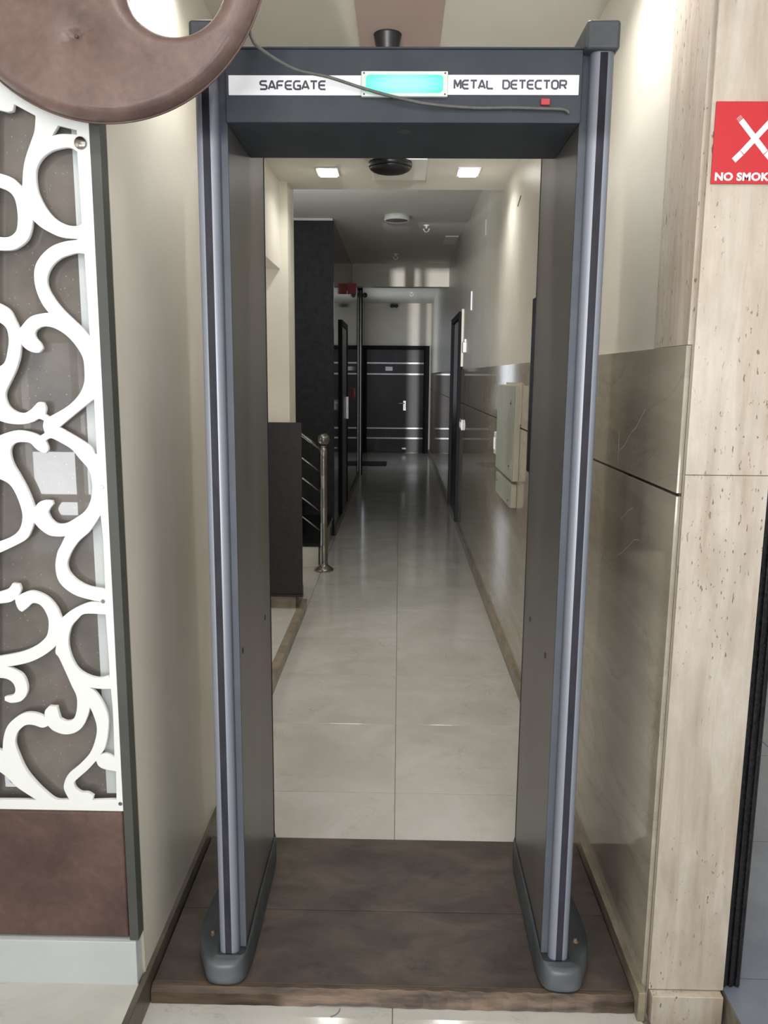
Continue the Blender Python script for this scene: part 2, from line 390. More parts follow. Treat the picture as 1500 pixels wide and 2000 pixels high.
# ceilings
ce = struct(B('ceiling', 'ceil', None, (-3.1, 3.1, -2.7, 5.12, ZC, 3.2)))
struct(B('ceiling', 'ceil', None, (-2.4, 0.8, 5.12, 16.4, ZC2, 3.2)))
struct(B('ceiling_band', 'band', None, (-0.150, 0.122, -1.0, 3.1, ZC - 0.006, ZC + 0.001)))  # pinkish grey strip laid along the ceiling
# bulkhead and pier at the side room
struct(B('wall_bulkhead', 'cream', None, (-1.3, -0.72, 2.9, 4.92, 2.155, ZC)))
pr = struct(B('wall_pier', 'cream', None, (-1.3, -0.672, 4.92, 5.2, 0.0, ZC2)))
B('skirting_tile', 'skirt_stone', pr, (-0.86, -0.645, 4.905, 4.921, 0.07, 0.150), 0.001)
B('skirting_tile', 'skirt_dark', pr, (-0.645, -0.628, 4.903, 5.18, 0.07, 0.150), 0.001)
# dark polished left wall further down the corridor
wd = struct(B('wall_left_far', 'granite_wall', None, (-2.3, -0.618, 7.62, 12.38, -0.1, 2.925)))
B('matte_cladding', 'matte_dark', wd, (-2.295, -0.620, 7.6125, 7.6205, 0.0, 2.925))
B('plaster_cap', 'cream', wd, (-2.3, -0.63, 7.63, 12.38, 2.925, 2.949))
struct(B('wall_left_end', 'granite_wall', None, (-1.2, -0.70, 12.38, 16.3, -0.1, 2.949)))
# far beam and end wall
struct(B('trim_beam', 'cream', None, (-0.618, 0.618, 10.6, 10.78, 2.668, 2.95)))
we = struct(B('wall_end', 'cream', None, (-1.2, 0.8, 16.2, 16.4, -0.1, ZC2)))

# wainscot tiles on the right wall
B('tile_bed', 'grout', wr, (0.6125, 0.6185, 1.965, 15.9, 0.04, 1.596)) if False else B('tile_bed', 'grout', wr, (0.6125, 0.6185, 1.738, 16.19, 0.04, 1.594))
yy = [1.736, 3.115, 4.5, 5.885, 7.27, 8.655, 10.04, 11.425, 12.81, 14.195, 16.195]
for a, b in zip(yy[:-1], yy[1:]):
    for z0, z1 in ((0.02, 1.2765), (1.2835, 1.600)):
        B('wall_tile', 'wall_tile', wr, (0.606, 0.617, a + 0.0006, b - 0.0006, z0, z1), 0.0008, 1)
B('stone_strip', 'travertine', wr, (0.608, 0.619, 1.736, 1.965, 1.601, 2.649), 0.001, 1)
for pts in ([(1.995, 1.455), (2.03, 1.43), (2.065, 1.405), (2.10, 1.392), (2.16, 1.352), (2.20, 1.335)],
            [(2.215, 1.385), (2.217, 1.36), (2.212, 1.33), (2.214, 1.30)],
            [(2.05, 1.20), (2.09, 1.186), (2.12, 1.168), (2.155, 1.152)],
            [(1.98, 1.13), (2.02, 1.122), (2.06, 1.098), (2.13, 1.062), (2.16, 1.05)]):
    m = MB()
    for (y0, z0), (y1, z1) in zip(pts[:-1], pts[1:]):
        h = 0.0011
        m.add([(0.6057, y0, z0 - h), (0.6057, y1, z1 - h), (0.6057, y1, z1 + h), (0.6057, y0, z0 + h),
               (0.6063, y0, z0 - h), (0.6063, y1, z1 - h), (0.6063, y1, z1 + h), (0.6063, y0, z0 + h)],
              [(0, 1, 2, 3), (7, 6, 5, 4), (0, 4, 5, 1), (1, 5, 6, 2), (2, 6, 7, 3), (3, 7, 4, 0)])
    W(m, 'scratch', 'plinth_white', wr)
# skirtings
sr = struct(B('baseboard_right', 'skirt_stone', None, (0.590, 0.608, 1.705, 16.19, 0.0, 0.078), 0.003))
sl = struct(B('baseboard_left', 'skirt_dark', None, (-0.612, -0.598, -2.58, 2.9, 0.0, 0.080), 0.002))
struct(B('baseboard_left_kerb', 'skirt_stone', None, (-0.640, -0.598, 2.9, 5.12, 0.0, 0.072), 0.002))
struct(B('baseboard_left_far', 'skirt_dark', None, (-0.618, -0.600, 7.62, 12.38, 0.0, 0.075), 0.002))

# travertine pillar on the end of the right wall
pl = struct(B('trim_pillar', 'grout', None, (0.624, 0.793, 1.728, 1.736, 0.0, 2.648)))
B('stone_block', 'travertine', pl, (0.6165, 0.795, 1.718, 1.7285, 0.079, 1.3255), 0.0012)
B('stone_block', 'travertine', pl, (0.6165, 0.795, 1.718, 1.7285, 1.3265, 2.648), 0.0012)
B('stone_block', 'travertine', pl, (0.620, 0.789, 1.698, 1.735, 0.0, 0.076), 0.002)
pass
jm = MB().box(0.797, 0.846, 1.745, 1.95, 0.0, 2.648)
jb = struct(W(jm, 'trim_jamb', 'granite'))
for k in range(3):
    B('flute', 'granite', jb, (0.801 + k * 0.016, 0.811 + k * 0.016, 1.738, 1.7465, 0.07, 2.648), 0.0035, 3)

# end door across the corridor
d1 = struct(B('door_1', 'dark_wood', None, (-0.655, 0.535, 16.165, 16.199, 0.01, 2.05)))
for z in (1.79, 1.575, 0.50, 0.30):
    B('inlay_strip', 'alu_stripe', d1, (-0.655, 0.475, 16.158, 16.1655, z - 0.014, z + 0.014))
B('door_frame', 'frame_dark', d1, (-0.70, -0.655, 16.13, 16.2, 0, 2.13)); B('door_frame', 'frame_dark', d1, (0.475, 0.585, 16.13, 16.2, 0, 2.13))
B('door_frame', 'frame_dark', d1, (-0.655, 0.475, 16.132, 16.2, 2.05, 2.13))
h = MB().box(0.075, 0.125, 16.15, 16.166, 0.86, 1.05); h.tube([(0.10, 16.15, 1.0), (0.10, 16.11, 1.0), (0.03, 16.10, 1.0), (-0.01, 16.10, 1.0)], 0.009, 8)
W(h, 'door_handle', 'chrome', d1)
B('door_stop', 'chrome', d1, (0.06, 0.14, 16.14, 16.166, 0.08, 0.11), 0.003)
B('name_plate', 'alu_stripe', d1, (-0.285, -0.145, 16.158, 16.166, 1.64, 1.72))
# doors in the side walls
d2 = struct(B('door_2', 'dark_wood', None, (0.598, 0.612, 8.06, 9.14, 0.06, 2.10)))
B('door_frame', 'frame_dark', d2, (0.572, 0.615, 8.0, 8.07, 0.075, 2.16), 0.002); B('door_frame', 'frame_dark', d2, (0.572, 0.615, 9.13, 9.2, 0.075, 2.16), 0.002)
B('door_frame', 'frame_dark', d2, (0.574, 0.615, 8.071, 9.129, 2.10, 2.16), 0.002)
B('plaster_edge', 'cream', d2, (0.596, 0.6175, 7.975, 7.999, 1.63, 2.18), 0.001)
d3 = struct(B('door_3', 'dark_wood', None, (-0.622, -0.606, 8.46, 9.24, 0.076, 2.04)))
B('door_frame', 'frame_dark', d3, (-0.622, -0.597, 8.38, 8.46, 0.076, 2.10)); B('door_frame', 'frame_dark', d3, (-0.622, -0.597, 9.24, 9.32, 0.076, 2.10))
B('door_frame', 'frame_dark', d3, (-0.622, -0.596, 8.461, 9.239, 2.04, 2.10))
B('pull_handle', 'chrome', d3, (-0.606, -0.575, 9.10, 9.13, 1.05, 1.30), 0.004)
d4 = struct(B('door_4', 'dark_wood', None, (-0.70, -0.606, 12.39, 12.43, 0.0, 2.80)))
B('edge_trim', 'alu_stripe', d4, (-0.606, -0.592, 12.39, 12.42, 0.0, 2.80)); B('door_frame', 'frame_dark', d4, (-0.70, -0.575, 12.44, 12.50, 0.0, 2.85))

# ================================================================== THE BOOTH SCREEN
# lattice outline: openings as smooth closed loops in the plane of the screen (millimetres, x and z)
HOLES = [
 [(-822,2054),(-803,2050),(-793,2048),(-783,2050),(-781,2057),(-780,2063),(-737,2041),(-737,2034),(-741,2010),(-749,1991),(-761,1963),(-768,1939),(-773,1902),(-784,1914),(-799,1924),(-831,1933)],
 [(-708,2001),(-693,2023),(-655,2014),(-655,2004),(-671,2005),(-690,2005)],
 [(-672,1981),(-656,1973),(-654,1833),(-665,1828),(-686,1830),(-709,1842),(-727,1862),(-741,1890),(-745,1914),(-743,1939),(-731,1959),(-712,1973),(-693,1979)],
 [(-833,1908),(-803,1897),(-790,1882),(-786,1857),(-787,1834),(-792,1817),(-805,1807),(-821,1805),(-841,1809)],
 [(-757,1842),(-740,1827),(-719,1815),(-698,1807),(-666,1804),(-665,1801),(-694,1797),(-721,1787),(-743,1769),(-756,1749),(-760,1726),(-757,1700),(-747,1674),(-733,1654),(-748,1653),(-775,1645),(-799,1620),(-808,1642),(-820,1663),(-850,1679),(-843,1781),(-806,1781),(-787,1788),(-770,1802),(-761,1822)],
 [(-668,1776),(-652,1775),(-650,1605),(-666,1624),(-687,1644),(-707,1664),(-724,1687),(-734,1708),(-734,1728),(-723,1749),(-704,1765),(-682,1773)],
 [(-853,1643),(-828,1627),(-822,1603),(-826,1577),(-836,1550),(-861,1537)],
 [(-798,1593),(-788,1582),(-775,1575),(-761,1574),(-753,1582),(-757,1593),(-766,1604),(-767,1615),(-758,1624),(-744,1628),(-723,1624),(-699,1609),(-679,1586),(-667,1562),(-665,1535),(-668,1509),(-679,1487),(-697,1468),(-717,1454),(-747,1438),(-757,1444),(-754,1457),(-758,1468),(-768,1469),(-778,1460),(-787,1452),(-800,1446),(-816,1448),(-832,1459),(-839,1475),(-838,1491),(-826,1513),(-813,1537),(-803,1564)],
 [(-868,1435),(-837,1425),(-807,1423),(-784,1428),(-770,1435),(-758,1431),(-761,1419),(-758,1404),(-770,1397),(-786,1404),(-813,1409),(-839,1404),(-872,1391)],
 [(-728,1417),(-655,1474),(-648,1475),(-648,1360),(-654,1359),(-666,1379)],
 [(-759,1388),(-746,1394),(-726,1385),(-702,1370),(-687,1351),(-669,1329),(-663,1307),(-662,1282),(-669,1254),(-682,1234),(-703,1219),(-723,1208),(-743,1206),(-756,1215),(-763,1230),(-759,1240),(-751,1250),(-753,1257),(-768,1258),(-782,1252),(-792,1239),(-798,1261),(-808,1288),(-820,1313),(-832,1336),(-837,1358),(-834,1373),(-823,1383),(-804,1385),(-790,1382),(-781,1372),(-769,1364),(-759,1362),(-754,1371)],
 [(-878,1310),(-846,1296),(-831,1274),(-821,1243),(-819,1218),(-828,1192),(-849,1175),(-889,1160)],
 [(-795,1211),(-783,1196),(-764,1182),(-744,1179),(-727,1180),(-738,1159),(-747,1142),(-753,1113),(-750,1084),(-738,1065),(-717,1049),(-693,1040),(-657,1032),(-657,1030),(-681,1030),(-707,1020),(-729,1007),(-748,991),(-757,1016),(-772,1036),(-790,1048),(-811,1054),(-831,1048),(-843,1041),(-835,1057),(-838,1069),(-851,1071),(-864,1057),(-897,1047),(-891,1134),(-845,1155),(-815,1172),(-802,1193)],
 [(-647,1230),(-661,1209),(-677,1188),(-697,1171),(-713,1151),(-725,1128),(-728,1110),(-721,1093),(-703,1076),(-679,1065),(-645,1060),(-644,1166)],
 [(-657,1004),(-695,1004),(-712,991),(-728,971),(-736,938),(-732,905),(-718,875),(-696,859),(-671,853),(-652,858),(-645,867),(-647,1003)],
 [(-899,1024),(-864,1028),(-848,1036),(-847,1025),(-842,1012),(-835,1007),(-824,1015),(-810,1027),(-794,1024),(-783,1010),(-776,987),(-780,957),(-791,941),(-814,924),(-849,910),(-908,898)],
 [(-882,878),(-855,882),(-822,891),(-796,904),(-776,918),(-762,931),(-765,912),(-758,901),(-744,865),(-733,835),(-723,808),(-725,775),(-734,754),(-751,748),(-765,754),(-769,771),(-771,783),(-788,784),(-798,772),(-799,757),(-821,766),(-846,766),(-870,752),(-888,732),(-898,704),(-902,673),(-925,680),(-912,851),(-883,850),(-867,840),(-862,823),(-869,810),(-888,805),(-888,797),(-874,792),(-851,797),(-838,814),(-836,834),(-844,857),(-862,870)],
 [(-928,634),(-900,613),(-879,589),(-857,572),(-830,553),(-934,551)],
 [(-844,739),(-826,739),(-807,733),(-793,738),(-781,726),(-759,718),(-736,721),(-716,735),(-702,762),(-695,786),(-687,765),(-681,738),(-685,708),(-700,672),(-728,641),(-752,620),(-763,599),(-765,581),(-754,555),(-785,554),(-807,570),(-832,597),(-853,628),(-866,663),(-873,691),(-868,715),(-859,728)],
 [(-696,833),(-679,817),(-664,790),(-655,759),(-658,718),(-667,684),(-679,667),(-665,670),(-648,663),(-644,661),(-642,762),(-644,829),(-673,829)],
 [(-687,655),(-682,642),(-669,634),(-642,629),(-644,557),(-702,554),(-699,565),(-712,573),(-728,574),(-740,585),(-742,599),(-729,613),(-709,631)]]

def smooth_loop(pts, n=4, sharp=52):
    P = [Vector((a / 1000, b / 1000)) for a, b in pts]; N = len(P); cor = []
    for i in range(N):
        a, b = P[i] - P[i - 1], P[(i + 1) % N] - P[i]
        cor.append(abs(a.angle(b, 0)) > R(sharp))
    out = []
    for i in range(N):
        p1, p2 = P[i], P[(i + 1) % N]
        p0 = p1 - (p2 - p1) * 0.5 if cor[i] else P[i - 1]
        p3 = p2 + (p2 - p1) * 0.5 if cor[(i + 1) % N] else P[(i + 2) % N]
        for k in range(n):
            t_ = k / n
            out.append(0.5 * ((2 * p1) + (p2 - p0) * t_ + (2 * p0 - 5 * p1 + 4 * p2 - p3) * t_ ** 2 + (3 * p1 - p0 - 3 * p2 + p3) * t_ ** 3))
    return out
def flat_curve(name, loops, thick, mat, parent, bevel=0.0, y=0.0):
    cu = bpy.data.curves.new(name, 'CURVE'); cu.dimensions = '2D'; cu.fill_mode = 'BOTH'; cu.extrude = thick / 2 - bevel; cu.bevel_depth = bevel; cu.bevel_resolution = 1
    cx_ = sum(p[0] for p in loops[0]) / len(loops[0]); cz_ = sum(p[1] for p in loops[0]) / len(loops[0])
    for lp in loops:
        s_ = cu.splines.new('POLY'); s_.points.add(len(lp) - 1); s_.use_cyclic_u = True
        for i, p in enumerate(lp): s_.points[i].co = (p[0] - cx_, p[1] - cz_, 0, 1)
    tmp = bpy.data.objects.new('tmp', cu); COL.objects.link(tmp)
    bpy.context.view_layer.update()
    me = bpy.data.meshes.new_from_object(tmp.evaluated_get(bpy.context.evaluated_depsgraph_get()))
    bpy.data.objects.remove(tmp); bpy.data.curves.remove(cu)
    me.transform(Matrix.Rotation(PI / 2, 4, 'X')); me.name = name
    return link(name, me, mat, parent, Vector((cx_, y, cz_)) - world_loc(parent))

scr = thing('fretwork_screen', 'white scrollwork panel fixed over a grey-brown board left of the metal detector', 'screen', (-1.1, 1.705, 0.53))
AX = -0.945
outer = [(-0.631, 0.530), (-0.631, 2.40), (-1.55, 2.40), (-1.55, 0.530)]
loops = [outer]
for hh in HOLES:
    L_ = smooth_loop(hh)
    loops.append(L_)
    Lm = [Vector((2 * AX - p.x, p.y)) for p in reversed(L_)]
    if max(p.x for p in Lm) > -1.50 and min(p.x for p in Lm) > -1.53: loops.append(Lm)
flat_curve('lattice', loops, 0.011, 'fret', scr, 0.0008, 1.7055)
B('backing_board', 'board', scr, (-1.55, -0.633, 1.727, 1.7375, 0.53, 2.40))
B('edge_tape', 'plinth_white', scr, (-0.676, -0.634, 1.7255, 1.7275, 0.56, 2.40))
B('sticker', 'strip_white', scr, (-0.915, -0.868, 1.7250, 1.7272, 0.572, 0.612))
m = MB().lathe([(0.012, 0), (0.012, 0.0012)], (-0.893, 1.7238, 0.592), 20, 'Y'); W(m, 'sticker_dot', 'blue', scr)
m = MB().lathe([(0.0004, -0.0002), (0.0115, 0.0), (0.0122, 0.001), (0.0122, 0.006)], (-0.648, 1.6945, 1.988), 28, 'Y'); W(m, 'standoff_cap', 'steel', scr)
for x, z in ((-0.641, 1.289), (-0.636, 0.548), (-0.652, 1.033)):
    m = MB().lathe([(0.0042, 0), (0.0048, 0.0006), (0.0048, 0.0012)], (x, 1.6990, z), 14, 'Y'); m.box(x - 0.003, x + 0.003, 1.6986, 1.6991, z - 0.0005, z + 0.0005)
    W(m, 'screw', 'steel', scr)
B('plaster_edge', 'coal_seat', wl, (-0.612, -0.6085, 1.7375, 1.7415, 0.08, 2.648))
bs = struct(B('trim_black', 'trim_grey', None, (-0.630, -0.6085, 1.7, 1.738, 0.195, 2.648), 0.001))
lp_ = thing('padded_panel', 'dark brown leatherette padded panel under the white scrollwork panel', 'panel', (-1.1, 1.71, 0.195))
W(MB().box(-1.55, -0.6315, 1.703, 1.738, 0.198, 0.5285), 'padding', 'leather_dark', lp_, 0.010, 4)
pw = struct(B('baseboard_booth', 'plinth_white', None, (-3.0, -0.614, 1.694, 1.7375, 0.0785, 0.194), 0.002))
struct(B('wall_booth', 'leather_dark', None, (-3.0, -1.555, 1.70, 1.7375, 0.195, 2.648)))

# brown leatherette disc with an off-centre hole hanging in front of the screen
ring = thing('upholstered_ring', 'brown buttoned leatherette disc with a round hole in front of the white scrollwork', 'cushion', (-0.5748, 1.655, 2.331))
CO, RO, CI, RI = Vector((-0.5748, 2.331)), 0.3165, Vector((-0.4334, 2.2583)), 0.0935
NA, NTt = 220, 46
ts = [0.5 - 0.5 * math.cos(PI * k / NTt) for k in range(NTt + 1)]
dim = Vector((-0.621, 2.161)); v = []; f = []
def hgt(d, p, front):
    e = 0.030; q = min(d / e, 1.0); h_ = 0.030 * math.sqrt(max(0, 1 - (1 - q) ** 2)) + 0.006 * min(d / 0.10, 1.0)
    if front:
        r_ = (p - dim).length; h_ -= 0.013 * math.exp(-(r_ / 0.007) ** 2) + 0.010 * math.exp(-(r_ / 0.024) ** 1.4) * (1 + 0.25 * math.sin(7 * math.atan2(p.y - dim.y, p.x - dim.x)))
    return h_
for side in (0, 1):
    for i in range(NA):
        a = 2 * PI * i / NA; ca, sa = math.cos(a), math.sin(a)
        pi_ = CI + RI * Vector((ca, sa)); po = CO + RO * Vector((ca, sa)); Ln = (po - pi_).length
        for t_ in ts:
            p = pi_.lerp(po, t_); d = min(t_, 1 - t_) * Ln
            hh = hgt(d, p, side == 0)
            wr_ = 0.0
            if side == 0 and t_ > 0.6 and -1.9 < ((a + PI) % (2 * PI) - PI) < -0.6:
                e_ = (1 - t_) * Ln; wr_ = 0.0007 * math.sin(e_ * 800 + 6 * a) * math.exp(-((e_ - 0.035) / 0.022) ** 2)
            yv = -(hh + wr_) if side == 0 else min(hh, 0.018)
            v.append((p.x - CO.x, yv, p.y - CO.y))
nt = NTt + 1
for side in (0, 1):
    o_ = side * NA * nt
    for i in range(NA):
        j = (i + 1) % NA
        for k in range(NTt):
            q = (o_ + i * nt + k, o_ + j * nt + k, o_ + j * nt + k + 1, o_ + i * nt + k + 1)
            f.append(q if side else q[::-1])
m = MB(); m.add(v, f, True); m.obj('cushion', 'leather', ring, (0, 0, 0))
m = MB().lathe([(0.0006, -0.004), (0.0028, -0.0032), (0.004, 0.0), (0.003, 0.004)], (dim.x, 1.655 - 0.0200, dim.y), 16, 'Y'); W(m, 'button', 'leather_dark', ring)
m = MB()
for k in range(2):
    pass
pts = [(CO.x + (RO + 0.0012) * math.cos(2 * PI * i / 120), 1.6555, CO.y + (RO + 0.0012) * math.sin(2 * PI * i / 120)) for i in range(121)]
W(MB().tube(pts, 0.0026, 6, False), 'piping', 'leather_dark', ring)

# ================================================================== THE METAL DETECTOR
GY0, GY1, GZ = 1.772, 2.295, 0.04
gate = thing('metal_detector', 'grey walk-through metal detector arch with a green light standing on the wooden ramp', 'metal detector', (0, 2.03, GZ))
def dprofile(x0, x1, yf, yb, n=8, r=0.016):
    """rounded-front profile, front at yf"""
    p = []
    for k in range(n + 1):
        a = PI + PI / 2 * k / n; p.append((x0 + r + r * math.cos(a), yf + (r + r * math.sin(a)) * (1 if yb > yf else -1)))
    for k in range(n + 1):
        a = 1.5 * PI + PI / 2 * k / n; p.append((x1 - r + r * math.cos(a), yf + (r + r * math.sin(a)) * (1 if yb > yf else -1)))
    p += [(x1, yb), (x0, yb)]
    return p
for sgn in (-1, 1):
    def X_(a, b): return (a, b) if sgn > 0 else (-b, -a)
    # front and rear rounded posts
    for nm, yf, yb in (('front_post', GY0, 1.803), ('rear_post', GY1, 2.262)):
        x0, x1 = X_(0.386, 0.434)
        W(MB().prism(dprofile(x0, x1, yf, yb), 0.072, 2.19, 'Z'), nm, 'post', gate, 0)
    x0, x1 = X_(0.4025, 0.4180)
    W(MB().box(x0, x1, GY0 - 0.0012, GY0 + 0.004, 0.09, 2.186), 'groove_strip', 'groove', gate, 0.0006)
    W(MB().box(x0, x1, GY1 - 0.004, GY1 + 0.0012, 0.09, 2.186), 'groove_strip', 'groove', gate, 0.0006)
    x0, x1 = X_(0.372, 0.430)
    sp_o = W(MB().box(x0, x1, 1.801, 2.264, 0.072, 2.19), 'side_panel', 'panel', gate, 0.003)
    x0, x1 = X_(0.3705, 0.3870)
    W(MB().box(x0, x1, 1.7985, 1.803, 0.10, 2.19), 'corner_shade_strip', 'header', gate, 0.001)  # dark strip stands in for the shade between post and panel
    x0, x1 = X_(0.3705, 0.3745)
    W(MB().box(x0, x1, 2.2585, 2.265, 0.10, 2.19), 'edge_bead', 'groove', gate, 0.001)
    for yy_, zz_ in (((2.164, 0.857), (1.843, 0.873)) if sgn < 0 else ((2.157, 0.864), (1.92, 0.844))):
        m = MB().lathe([(0.0075, 0), (0.0075, 0.0012), (0.005, 0.0018)], (sgn * 0.3722 if sgn < 0 else 0.3722 - 0.0018, yy_, zz_), 16, 'X')
        W(m, 'hole_plug', 'black_plastic', gate)
    # top cap with chamfered edges
    x0, x1 = X_(0.371, 0.440)
    W(MB().box(x0, x1, 1.763, 2.304, 2.188, 2.245), 'top_cap', 'boot', gate, 0.008, 3)
    # moulded foot
    def outl(off, k=1.0):
        P = [(0.366, 2.335), (0.364, 2.20), (0.361, 1.90), (0.362, 1.80), (0.368, 1.762), (0.382, 1.747), (0.405, 1.742), (0.435, 1.742), (0.456, 1.748),
             (0.468, 1.765), (0.476, 1.79), (0.498, 1.83), (0.508, 1.90), (0.505, 2.0), (0.490, 2.12), (0.470, 2.24), (0.462, 2.315), (0.452, 2.335)]
        c = Vector((0.41, 2.03)); out = []
        for i in range(len(P)):
            a, b = Vector(P[i - 1]), Vector(P[(i + 1) % len(P)]); n_ = Vector((-(b - a).y, (b - a).x)).normalized()
            if n_.dot(c - Vector(P[i])) < 0: n_ = -n_
            q = Vector(P[i]) + n_ * off; out.append(q)
        return out
    def mid(wt):
        A = outl(0.0); cI = [Vector((min(max(p.x, 0.370), 0.436), min(max(p.y, 1.770), 2.297))) for p in A]
        return [a.lerp(b, wt) for a, b in zip(A, cI)]
    rings = [(outl(-0.001), 0.0), (outl(-0.001), 0.003), (outl(-0.001), 0.040), (outl(-0.0005), 0.052), (outl(0.002), 0.058), (mid(0.30), 0.064), (mid(0.62), 0.066), (mid(0.97), 0.071), (mid(1.0), 0.060)]
    m = MB(); n_ = len(rings[0][0]); v = []; f = []
    for rg, z in rings:
        for q in rg:
            zz = z + (0.018 if (z > 0.04 and q.x < 0.40 and q.y > 1.80) else 0.0)
            v.append((sgn * q.x, q.y, GZ + zz))
    for i in range(len(rings) - 1):
        for k in range(n_): f.append((i * n_ + k, i * n_ + (k + 1) % n_, (i + 1) * n_ + (k + 1) % n_, (i + 1) * n_ + k))
    f += [tuple(range(n_)), tuple(range((len(rings) - 1) * n_, len(rings) * n_))]
    m.add(v, f, True)
    ft = W(m, 'foot', 'boot', gate)
    ss = ft.modifiers.new('sub', 'SUBSURF'); ss.levels = 1; ss.render_levels = 2
    m = MB().lathe([(0.009, 0), (0.009, 0.003), (0.0055, 0.003), (0.005, 0.010), (0.002, 0.011)], (sgn * 0.466, 1.845, 0.1035), 12)
    W(m, 'anchor_bolt', 'ply_edge', gate)
# cross beam
HD = B('header', 'header', gate, (-0.3715, 0.3715, 1.790, 2.070, 2.055, 2.198), 0.002)
B('top_lip', 'header', HD, (-0.3715, 0.3715, 1.787, 2.073, 2.1975, 2.2015), 0.001)
m = MB().lathe([(0.014, -0.0015), (0.014, 0.0)], (0.004, 1.851, 2.0555), 24); W(m, 'underside_cap', 'boot', HD)
B('name_strip', 'strip_white', HD, (-0.3645, -0.086, 1.7885, 1.7905, 2.108, 2.1465))
B('name_strip', 'strip_white', HD, (0.092, 0.3645, 1.7885, 1.7905, 2.1095, 2.148))
FONT = {
 'S': [[(1, 1), (.22, 1), (.04, .88), (.04, .64), (.2, .54), (.82, .50), (.98, .38), (.98, .14), (.8, 0), (0, 0)]],
 'A': [[(0, 0), (.46, 1), (.56, 1), (1.02, 0)], [(.26, .27), (.78, .27)]],
 'F': [[(1, 1), (.25, 1), (.04, .82), (.04, 0)], [(.04, .5), (.85, .5)]],
 'E': [[(1, 1), (.3, 1), (.04, .8), (.04, .2), (.3, 0), (1, 0)], [(.04, .5), (.92, .5)]],
 'G': [[(1, 1), (.28, 1), (.04, .8), (.04, .2), (.28, 0), (.98, 0), (.98, .46), (.5, .46)]],
 'T': [[(0, 1), (1, 1)], [(.5, 1), (.5, 0)]],
 'M': [[(.04, 0), (.04, 1), (.12, 1), (.52, .28), (.92, 1), (1, 1), (1, 0)]],
 'L': [[(.04, 1), (.04, .18), (.22, 0), (1, 0)]],
 'D': [[(.04, 0), (.04, 1), (.72, 1), (.98, .78), (.98, .22), (.72, 0), (.04, 0)]],
 'C': [[(1, 1), (.28, 1), (.04, .8), (.04, .2), (.28, 0), (1, 0)]],
 'O': [[(.28, 0), (.04, .2), (.04, .8), (.28, 1), (.74, 1), (.98, .8), (.98, .2), (.74, 0), (.28, 0)]],
 'R': [[(.04, 0), (.04, 1), (.8, 1), (.98, .87), (.98, .58), (.8, .45), (.04, .45)], [(.6, .45), (.98, 0)]],
}
def stroke_text(name, txt, x0, x1, z0, h, y, parent, wd=0.0039, narrow=()):
    """lettering as a single raised ribbon mesh"""
    adv = (x1 - x0 + 0.0035) / len(txt); m = MB(); lay = 0
    for i, ch in enumerate(txt):
        if ch == ' ': continue
        for st in FONT[ch]:
            P = [Vector((x0 + i * adv + a * (adv - 0.0035), z0 + b * (h - wd) + wd / 2)) for a, b in st]
            for k in range(len(P)):
                lay += 1; yo = y - 0.0002 - 0.000004 * (lay % 7)
                if k + 1 < len(P):
                    d = (P[k + 1] - P[k]).normalized(); nn = Vector((-d.y, d.x)) * wd / 2
                    m.prism([tuple(P[k] + nn), tuple(P[k + 1] + nn), tuple(P[k + 1] - nn), tuple(P[k] - nn)], yo, y, 'Y')
                if 0 < k < len(P) - 1:
                    m.prism([tuple(P[k] + Vector((math.cos(q), math.sin(q))) * wd / 2) for q in [2 * PI * j / 10 for j in range(10)]], yo - 0.000002, y, 'Y')
    return W(m, name, 'ink', parent)
stroke_text('lettering', 'SAFEGATE', -0.2985, -0.1615, 2.1175, 0.0195, 1.7886, HD)
stroke_text('lettering', 'METAL DETECTOR', 0.1065, 0.3385, 2.1195, 0.0195, 1.7886, HD)
DP = B('display', 'lens_frame', HD, (-0.087, 0.093, 1.781, 1.7905, 2.1035, 2.153), 0.002)
m = MB(); rr = 0.008; x0, x1, z0, z1 = -0.077, 0.083, 2.1105, 2.1455
pp = []
for cx_, cz_, a0 in ((x1 - rr, z1 - rr, 0), (x0 + rr, z1 - rr, 90), (x0 + rr, z0 + rr, 180), (x1 - rr, z0 + rr, 270)):
    for k in range(6): pp.append((cx_ + rr * math.cos(R(a0 + 18 * k)), cz_ + rr * math.sin(R(a0 + 18 * k))))
m.prism(pp, 1.7802, 1.7815, 'Y'); W(m, 'indicator_light', 'green', DP)
for x in (-0.081, 0.087):
    for z in (2.108, 2.1485):
        W(MB().lathe([(0.0018, 0), (0.0018, 0.001)], (x, 1.7803, z), 10, 'Y'), 'screw', 'black_plastic', DP)
B('red_lamp', 'red', HD, (0.287, 0.3055, 1.784, 1.7905, 2.089, 2.1015), 0.001)

# cable from behind the disc to the beam
cp = [(-0.308, 1.689, 2.40), (-0.302, 1.689, 2.30), (-0.303, 1.690, 2.22), (-0.298, 1.696, 2.182), (-0.28, 1.715, 2.167), (-0.222, 1.750, 2.145), (-0.155, 1.772, 2.138), (-0.071, 1.775, 2.114), (0.014, 1.776, 2.094), (0.077, 1.780, 2.086),
      (0.152, 1.784, 2.0825), (0.225, 1.784, 2.083), (0.289, 1.784, 2.0815), (0.330, 1.784, 2.0805), (0.342, 1.7845, 2.077), (0.346, 1.7855, 2.0735)]
def cr(pts, n=6):
    P = [Vector(p) for p in pts]; out = []
    for i in range(len(P) - 1):
        p0 = P[max(i - 1, 0)]; p1 = P[i]; p2 = P[i + 1]; p3 = P[min(i + 2, len(P) - 1)]
        for k in range(n):
            t_ = k / n
            out.append(0.5 * ((2 * p1) + (p2 - p0) * t_ + (2 * p0 - 5 * p1 + 4 * p2 - p3) * t_ ** 2 + (3 * p1 - p0 - 3 * p2 + p3) * t_ ** 3))
    return out + [P[-1]]
